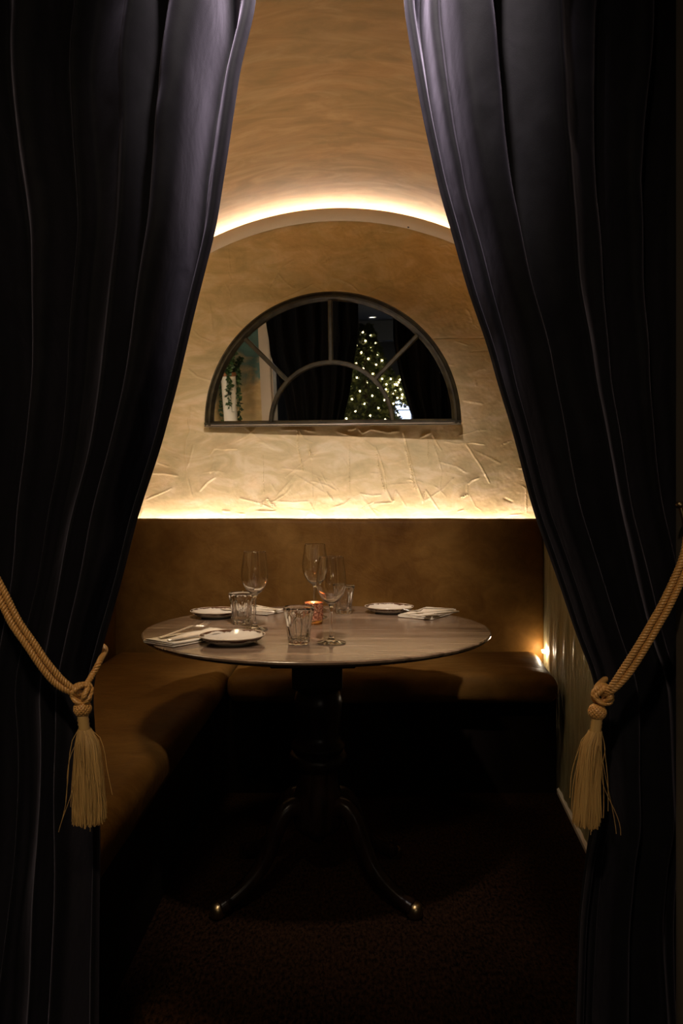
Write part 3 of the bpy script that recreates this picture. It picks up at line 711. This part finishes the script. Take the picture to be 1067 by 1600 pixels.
# ------------------------------------------------------------------ curtains
YC = 1.10
def px2x(px): return (px-HX)/F*YC
def py2z(py): return CZ+(HY-py)/F*YC
LIN = 1
def curtain(sgn, edge, plan, svals, amps, name, label, wtot, seed):
    """edge: (px, py) silhouette of the inner edge; plan: (distance in px from the inner edge at the top, depth) fold section"""
    ez = [py2z(py) for px, py in edge][::-1]; ex = [px2x(px) for px, py in edge][::-1]
    K = YC/F
    sec = [q for q in catmull(plan, 9)]
    sz = [py2z(a) for a, b_ in svals][::-1]; ss = [b_ for a, b_ in svals][::-1]
    az = [py2z(a) for a, b_ in amps][::-1]; aa = [b_ for a, b_ in amps][::-1]
    rr = random.Random(seed); ph = [rr.uniform(0, 6.28) for _ in range(10)]
    rows = 190; v = []; f = []; nc = len(sec)
    zr = [2.42-(2.42-.015)*j/(rows-1) for j in range(rows)]
    def soft(a, k): return [sum(a[max(0, i-k):i+k+1])/len(a[max(0, i-k):i+k+1]) for i in range(len(a))]
    XI = soft([interp(z, ez, ex) for z in zr], 2); SS = soft(soft([interp(z, sz, ss) for z in zr], 8), 8); AM = soft([interp(z, az, aa) for z in zr], 5)
    dmax = max(q[0] for q in sec)
    for j in range(rows):
        z = 2.42-(2.42-.015)*j/(rows-1)
        xi, s, am = XI[j], SS[j], AM[j]
        for q in sec:
            d = q[0]; t_ = d/dmax
            # compress further where a wide cloth would exceed the available width
            x = xi+sgn*d*K*s
            wob = .0022*math.sin(z*9+d*.03+ph[0])+.0016*math.sin(z*23+d*.05+ph[1])*min(1, d/40)
            crk = .0030*math.exp(-((z-1.62-.0006*d)/.03)**2)*math.sin(d*.07+ph[2])+.003*math.exp(-((z-1.80+.0005*d)/.022)**2)*math.sin(d*.09+ph[3])
            y = YC+q[1]*am+(wob+crk)*min(1, d/30)
            v.append((x+sgn*.002*math.sin(z*13+d*.021+ph[4])*min(1, d/60), y, z))
    for j in range(rows-1):
        for i in range(nc-1):
            q = (j*nc+i, j*nc+i+1, (j+1)*nc+i+1, (j+1)*nc+i); f.append(q if sgn < 0 else q[::-1])
    o = mesh(name, v, f, M['velvet'])
    sm = o.modifiers.new('thick', 'SOLIDIFY'); sm.thickness = .003; sm.offset = 0; o.data.materials.append(M['lining']); sm.material_offset = LIN
    tag(o, label, 'curtain'); return o
edgeL = [(398, -320), (398, 0), (373, 100), (353, 235), (335, 350), (302, 480), (274, 600), (247, 700), (212, 805), (186, 910), (160, 1000), (144, 1062), (142, 1090), (146, 1150), (150, 1250), (152, 1330), (150, 1600), (149, 1825)]
planL = [(0, .012), (7, .000), (17, .004), (28, .035), (40, .078), (50, .088), (60, .070), (70, .015), (82, -.028), (98, -.044), (114, -.044), (125, -.030), (129, -.012), (124, .006), (132, .020), (150, .012), (172, -.012), (186, -.026), (200, -.014),
         (225, .000), (250, .004), (266, -.018), (276, -.022), (280, -.006), (290, .03), (306, .045), (322, .02), (342, -.018), (366, -.026), (384, -.004), (400, .035), (418, .045), (436, .01), (460, -.028), (486, -.020), (506, .02), (524, .045), (545, .02), (570, -.02), (596, -.03), (616, 0), (634, .02)]
edgeR = [(632, -320), (632, 0), (648, 100), (665, 190), (690, 300), (708, 360), (733, 450), (765, 540), (781, 600), (803, 670), (835, 795), (855, 851), (883, 931), (906, 1000), (929, 1055), (933, 1080), (936, 1130), (936, 1290), (924, 1333), (911, 1437), (905, 1600), (903, 1825)]
planR = [(0, .010), (6, .000), (13, .006), (20, .04), (30, .070), (38, .060), (44, .03), (52, .022), (60, .026), (68, .000), (80, -.028), (100, -.036), (124, -.034), (133, -.020), (134, -.004), (142, .018), (158, .020), (180, .006), (204, -.006), (224, -.022), (236, -.036), (248, -.022),
         (268, -.006), (296, -.002), (308, .014), (316, .042), (330, .05), (342, .02), (360, -.016), (384, -.018), (396, .01), (408, .04), (424, .03), (440, -.014), (462, -.020), (480, .01), (496, .03), (510, .0)]
sL = [(-320, 1), (0, 1), (350, .74), (600, .57), (800, .47), (1060, .385), (1100, .385), (1300, .43), (1825, .60)]
sR = [(-320, 1.02), (0, 1), (350, .76), (600, .57), (800, .50), (1060, .41), (1100, .41), (1300, .44), (1825, .56)]
am = [(-320, 1), (0, 1), (600, .9), (1000, .7), (1085, .45), (1200, .7), (1825, .9)]
curtain(-1, edgeL, planL, sL, am, 'curtain', 'dark navy velvet curtain drawn to the left with gold rope', .6, 3)
curtain(1, edgeR, planR, sR, am, 'curtain', 'dark navy velvet curtain drawn to the right beside the door jamb', .55, 8)
rod = empty('curtain_rod', (0, YC, 2.44)); tag(rod, 'dark iron rail above the opening carrying both velvet curtains', 'curtain rod')
MB().tube([(-1.10, 0, 0), (.64, 0, 0)], .012, 12).build('rod', M['black'], rod)

# ------------------------------------------------------------------ tiebacks
def twisted(path, R, name, parent, strands=3, pitch=.0145, off=(0, 0, 0)):
    pts = [Vector(p)+Vector(off) for p in catmull(path, 10)]
    # resample
    ds = [0]
    for a, b_ in zip(pts[:-1], pts[1:]): ds.append(ds[-1]+(b_-a).length)
    n = int(ds[-1]/.0016); rs = []
    arr = np.array([tuple(p) for p in pts])
    for i in range(n+1):
        s = ds[-1]*i/n; rs.append(Vector([float(np.interp(s, ds, arr[:, k])) for k in range(3)]))
    mb = MB(); ups = []; up = Vector((0, -1, .2))
    for i, p in enumerate(rs):
        t_ = (rs[min(i+1, n)]-rs[max(i-1, 0)]).normalized(); up = (up-t_*up.dot(t_)).normalized(); ups.append((up.copy(), t_.cross(up)))
    for k in range(strands):
        q = []
        for i, p in enumerate(rs):
            a = 2*math.pi*(k/strands+ds[-1]*i/n/pitch); u_, b_ = ups[i]; q.append(p+(u_*math.cos(a)+b_*math.sin(a))*R*.55)
        mb.tube(q, R*.47, 7)
    return mb.build(name, M['cord'], parent)
def tieback(side, knot_px, rope_px, ball, neck, skirt_top, skirt_bot, label):
    Yr = 1.035
    root = empty('tieback', (0, 0, 0)); tag(root, label, 'curtain tieback')
    K = P(*knot_px, Yr)
    path = [P(a, b_, y) for a, b_, y in rope_px]
    o1 = twisted(path, .0052, 'cord', root)
    # second cord runs just below it
    path2 = [p+Vector((.0080*side, -.003, -.0055))*min(1, i*.5) for i, p in enumerate(path[::-1])][::-1]
    twisted(path2, .0052, 'cord', root)
    # behind the curtain
    sx = -side
    bk = [K+Vector((0, .012, 0)), K+Vector((.012, .05, 0)), K+Vector((.05, .09, .01)), K+Vector((.10, .115, .03)), K+Vector((.16, .12, .05))] if side > 0 else [K+Vector((0, .01, .005)), P(knot_px[0]+sx*16, knot_px[1]-28, 1.07) if side < 0 else P(knot_px[0]-6, knot_px[1]-16, 1.07), Vector((K.x+(.010 if side < 0 else .004), 1.085, K.z+.040)), Vector((K.x-.012, 1.165, K.z+.046)), Vector((K.x+side*.06, 1.18, K.z+.06)), Vector((K.x+side*.14, 1.15, K.z+.09))]
    twisted(bk, .0052, 'cord', root)
    # knot: interleaved loops
    mb = MB()
    for (ax, ay, rx, ph_) in ((0, 0, .013, 0), (.6, .5, .012, 1), (-.6, .9, .012, 2), (1.1, -.5, .011, 3)):
        pts = []
        for i in range(41):
            a = 2*math.pi*i/40; p_ = Vector((rx*math.cos(a), .006*math.sin(a*2+ph_), rx*1.15*math.sin(a)))
            p_.rotate(Matrix.Rotation(ax, 3, 'Y')); p_.rotate(Matrix.Rotation(ay, 3, 'Z')); pts.append(K+p_)
        for s in range(3):
            q = []
            for i, c_ in enumerate(pts):
                a = 2*math.pi*(s/3+i*.16); q.append(c_+Vector((math.cos(a)*.0024, math.sin(a)*.0024, 0)))
            mb.tube(q, .0026, 6)
    mb.build('knot', M['cord'], root)
    # woven ball: bands over an ellipsoid
    Bc = P(*ball, Yr); mb = MB().lathe([(0, -.0115), (.007, -.0100), (.0110, -.005), (.0122, 0), (.0110, .005), (.007, .0100), (0, .0115)], 24, Bc)
    for k in range(14):
        a0 = 2*math.pi*k/14
        for dr in (1, -1):
            q = [Bc+Vector((.0126*math.cos(t_)*math.cos(a0+dr*t_*.9), .0126*math.cos(t_)*math.sin(a0+dr*t_*.9), .0118*math.sin(t_))) for t_ in np.linspace(-1.3, 1.3, 11)]
            mb.tube(q, .0014, 5)
    mb.build('tassel_head', M['cord'], root)
    Nc = P(*neck, Yr)
    zt = P(*skirt_top[:2], Yr).z; zb_ = Bc.z-.008
    tx = P(skirt_top[0], 0, Yr).x
    pr = [(.0088, 0)]
    mb = MB(); hN = zb_-zt
    ln_ = []
    for k in range(9):
        z = k/8*hN; ln_.append((.0078+.0010*(k % 2), z))
    mb.lathe([(0, 0)]+ln_+[(0, hN)], 24, (0, 0, 0))
    for i, p_ in enumerate(mb.v):
        s = p_[2]/hN; mb.v[i] = (p_[0]+tx+(Bc.x-tx)*s, p_[1]+Yr, p_[2]+zt)
    mb.build('tassel_neck', M['thread'], root)
    # skirt strands
    mb = MB(); rt = random.Random(5+side); zl = P(0, skirt_bot[2], Yr).z; xb0 = P(skirt_bot[0], 0, Yr).x; xb1 = P(skirt_bot[1], 0, Yr).x; xc = (xb0+xb1)/2; hw = (xb1-xb0)/2
    for k in range(620):
        a = rt.uniform(0, 2*math.pi); rr_ = math.sqrt(rt.uniform(.25, 1)); 
        x0 = tx+.0095*rr_*math.cos(a); y0 = Yr+.0095*rr_*math.sin(a)
        x1 = xc+hw*rr_*math.cos(a); y1 = Yr+hw*.8*rr_*math.sin(a)
        y1 = min(y1, Yr+.03)
        ze = zl+rt.uniform(-.002, .006)+.010*abs(math.cos(a))*rr_*rt.random()
        if rt.random() < .03: x1 += rt.uniform(-.014, .014); ze += rt.uniform(0, .04)
        q = []
        bul = rt.uniform(.85, 1.1); wv_ = rt.uniform(-.0016, .0016)
        for s in np.linspace(0, 1, 8):
            e = min(s**.42*bul, 1.03)
            q.append((x0+(x1-x0)*e+wv_*math.sin(s*7), y0+(y1-y0)*e-.0006*math.sin(s*9+k), zt+.002+(ze-zt)*s))
        mb.tube(q, .00062, 4, caps=False)
    # stray curled threads
    for k in range(3):
        s0 = rt.uniform(2.5, 8); am_ = rt.uniform(.002, .009); ph_ = rt.uniform(0, 6); ou = rt.uniform(-.004, .008); d_ = (-1, 1, -1)[k]*-side; q = []
        for s in np.linspace(0, 1, 16):
            e = s**.6; q.append((tx+d_*(hw*e*.95+ou*e+am_*math.sin(s*s0+ph_)), Yr-.018-.004*math.sin(s*6+k), zt-.01+(zl-zt)*(s*.95)))
        mb.tube(q, .0005, 4, caps=False)
    mb.build('tassel_skirt', M['thread'], root)
    return root
tieback(-1, (128, 1083), [(-132, 700, 1.0), (-60, 800, .99), (0, 912, .995), (28, 968, 1.0), (52, 1003, 1.005), (73, 1034, 1.01), (97, 1062, 1.02), (118, 1079, 1.03), (128, 1083, 1.035)],
        (129, 1107), (132, 1128), (132, 1141), (113, 166, 1287), 'gold twisted rope tieback with a fringed tassel on the left curtain')
tieback(1, (941, 1085), [(1085, 782, .985), (1076, 815, .98), (1066, 872, .985), (1037, 938, .99), (1018, 972, .995), (999, 1005, 1.0), (974, 1044, 1.01), (954, 1074, 1.02), (941, 1085, 1.035)],
        (933, 1112), (930, 1130), (930, 1144), (895, 937, 1292), 'gold twisted rope tieback with a fringed tassel on the right curtain')
for side, x, px_, py_, Y_ in ((1, OX1-.010, 1061.5, 789, .985), (-1, OX0+.009, 0, 0, .985)):
    root = empty('tieback_hook', (x, Y_, 1.03))
    tag(root, 'small brass ball-ended hook on the door jamb holding the '+('right' if side > 0 else 'left')+' rope', 'hook')
    o = MB().lathe([(0, 0), (.014, 0), (.015, .002), (.010, .004), (0, .005)], 20).build('wall_plate', M['brass'], root); o.rotation_euler.y = -math.pi/2*side
    if side > 0:
        tipx = (1061.5-HX)/F*.975-x; tipz = CZ+(HY-789)/F*.975-1.03
    else: tipx, tipz = .016, .045
    pts = [Vector(q) for q in catmull([(-.002*side, 0, 0), (-.010*side, -.004, -.006), (-.014*side, -.008, .006), (tipx*.8, -.010, tipz*.6), (tipx, -.010, tipz)], 6)]
    MB().tube(pts, .0028, 8).build('arm', M['brass'], root)
    e = pts[-1]; MB().lathe([(0, -.006), (.004, -.0045), (.006, 0), (.004, .0045), (0, .006)], 16, e).build('ball', M['brass'], root)

# ------------------------------------------------------------------ plant on the left bench back
pp = empty('potted_plant', (-1.03, 1.36, 1.0645)); tag(pp, 'trailing green plant in a tall white pot on the left bench back', 'plant')
MB().lathe([(0, 0), (.040, 0), (.043, .004), (.052, .60), (.053, .612), (.047, .612), (.045, .59), (0, .585)], 40).build('pot', M['pot'], pp)
MB().lathe([(0, .59), (.051, .592), (.055, .598), (.055, .618), (.050, .622), (.044, .616), (0, .610)], 40).build('pot_rim', M['soil'], pp)
mb = MB(); rl = random.Random(4)
def leaf(mb, p, d, size, rr_):
    d = Vector(d).normalized(); s = d.cross(Vector((rr_.uniform(-1, 1), rr_.uniform(-1, 1), rr_.uniform(-.3, 1)))).normalized(); n__ = d.cross(s)
    p = Vector(p); w_ = size*.36
    mb.add([p, p+d*size*.45+s*w_+n__*size*.1, p+d*size, p+d*size*.45-s*w_+n__*size*.1, p+d*size*.5], [(0, 4, 1), (1, 4, 2), (2, 4, 3), (3, 4, 0)])
for k in range(26):
    a = rl.uniform(0, 6.28); ln_ = rl.uniform(.16, .46) if k > 8 else rl.uniform(.06, .12)
    o_ = Vector((.032*math.cos(a), .032*math.sin(a), .61)); q = []
    upw = k <= 8
    for s in np.linspace(0, 1, 12):
        if upw: q.append(o_+Vector((.06*s*math.cos(a), .10*s*math.sin(a), ln_*1.5*s)))
        else: q.append(o_+Vector((.034*min(1, s*4)*math.cos(a), .034*min(1, s*4)*math.sin(a)+.02*s*math.sin(k), .05*math.sin(min(s*4, math.pi*.8))-ln_*max(0, s-.2)*1.2)))
    mb.tube(q, .0012, 4)
    for i in range(1, 12):
        for r2 in range(2 if not upw else 3):
            leaf(mb, q[i], (rl.uniform(-1, 1), rl.uniform(-1, 1), rl.uniform(-.7, .4)), rl.uniform(.022, .040), rl)
for v_i, v_ in enumerate(mb.v):
    if v_[0] < -.085: mb.v[v_i] = (-.085, v_[1], v_[2])
mb.build('foliage', M['leaf'], pp, smooth=False)

# ------------------------------------------------------------------ what the mirror shows of the outer room
def via_mirror(px, py, Y):
    d = Vector(((px-HX)/F, 1, (HY-py)/F)); o_ = Vector((0, 0, CZ))
    t_ = (mc-o_).dot(nv)/d.dot(nv); h = o_+d*t_; r = d-nv*2*d.dot(nv); return h+r*((Y-h.y)/r.y)
YT = -1.7
tp = via_mirror(568, 508, YT); bs = via_mirror(590, 655, YT)
tr = empty('christmas_tree', (tp.x+.02, YT, 0)); tag(tr, 'Christmas tree with warm fairy lights reflected in the mirror', 'tree')
HT = tp.z
MB().tube([(0, 0, 0), (0, 0, HT*.95)], [.05, .01], 10).build('trunk', M['bark'], tr)
mb = MB(); bulbs = []; rt = random.Random(21)
def tree_r(z): return .62*(1-z/HT)**.8+.02
for k in range(5200):
    z = rt.uniform(.35, HT); a = rt.uniform(0, 6.28); r_ = tree_r(z)*rt.uniform(.45, 1.05)*(1+.18*math.sin(a*5+z*9))
    leaf(mb, (r_*math.cos(a), r_*math.sin(a), z), (math.cos(a)+rt.uniform(-.6, .6), math.sin(a)+rt.uniform(-.6, .6), rt.uniform(-.8, .3)), rt.uniform(.04, .085), rt)
br0 = via_mirror(605, 600, YT); br1 = via_mirror(650, 622, YT)
b0_ = Vector((br0.x-tr.location.x, .1, br0.z)); b1_ = Vector((br1.x-tr.location.x, .15, br1.z))
for k in range(1300):
    s = rt.random(); p_ = b0_.lerp(b1_, s)+Vector((rt.gauss(0, .04), rt.gauss(0, .05), rt.gauss(.03*math.sin(s*3.1), .05)))
    leaf(mb, p_, (rt.uniform(-1, 1), rt.uniform(-1, 1), rt.uniform(-1, .5)), rt.uniform(.04, .08), rt)
mb.build('foliage', M['fir'], tr, smooth=False)
MB().tube([(0, 0, b0_.z*.75), b0_, b1_], .012, 6).build('branch', M['bark'], tr)
bulb_me = None
for k in range(96):
    if k < 70: 
        z = HT*(1-.62*((k+.5)/70)**.75); a = k*2.4; a = math.pi*(.0+1.0*((k*.618) % 1)); r_ = tree_r(z)*1.04; p_ = Vector((r_*math.cos(a), r_*math.sin(a), z))
    else:
        s = (k-70)/26; p_ = b0_.lerp(b1_, s)+Vector((rt.gauss(0, .05), .10, rt.gauss(.03, .06)))
    if bulb_me is None:
        o = MB().lathe([(0, -.0075), (.005, -.005), (.0072, 0), (.005, .005), (0, .0075)], 8).build('bulb', M['bulb'], tr); bulb_me = o
    else: o = bulb_me.copy(); col.objects.link(o)
    o.location = p_
# ceiling downlights of the outer room
for i, (px, py, zc) in enumerate(((582, 526, 2.42), (592, 564, 2.06))):
    d = Vector(((px-HX)/F, 1, (HY-py)/F)); o_ = Vector((0, 0, CZ)); t_ = (mc-o_).dot(nv)/d.dot(nv); h = o_+d*t_; r = d-nv*2*d.dot(nv)
    y_ = (-6.0, -8.2)[i]; s_ = (y_-h.y)/r.y; x_ = h.x+r.x*s_
    ce = empty('ceiling_light', (x_, y_, zc)); tag(ce, 'round recessed ceiling light in the outer room, '+('nearer' if i == 0 else 'farther')+' one in the mirror', 'ceiling light', 'outer room ceiling lights')
    MB().lathe([(.055, -.004), (.075, -.006), (.080, 0), (.055, 0)], 32).build('rim', M['white_trim'], ce)
    MB().lathe([(0, -.002), (.055, -.002), (.055, 0), (0, 0)], 32).build('diffuser', M['lamp_disc'], ce)
# far window
wp = via_mirror(630, 637, -8.96)
wx, wz = wp.x, wp.z
structure(MB().box((wx-.17, -8.985, wz-.35), (wx+.17, -8.975, wz+.32)).build('window_1', M['day'], smooth=False))
mb = MB()
for z_ in (wz-.36, wz-.05, wz+.32): mb.box((wx-.20, -8.99, z_-.012), (wx+.20, -8.94, z_+.012))
for x_ in (wx-.19, wx+.19): mb.box((x_-.02, -8.99, wz-.36), (x_+.02, -8.94, wz+.33))
for q in range(9): mb.box((wx-.17, -8.96, wz-.34+q*.03), (wx+.17, -8.95, wz-.332+q*.03))
structure(mb.build('trim_5', M['white_trim'], smooth=False))
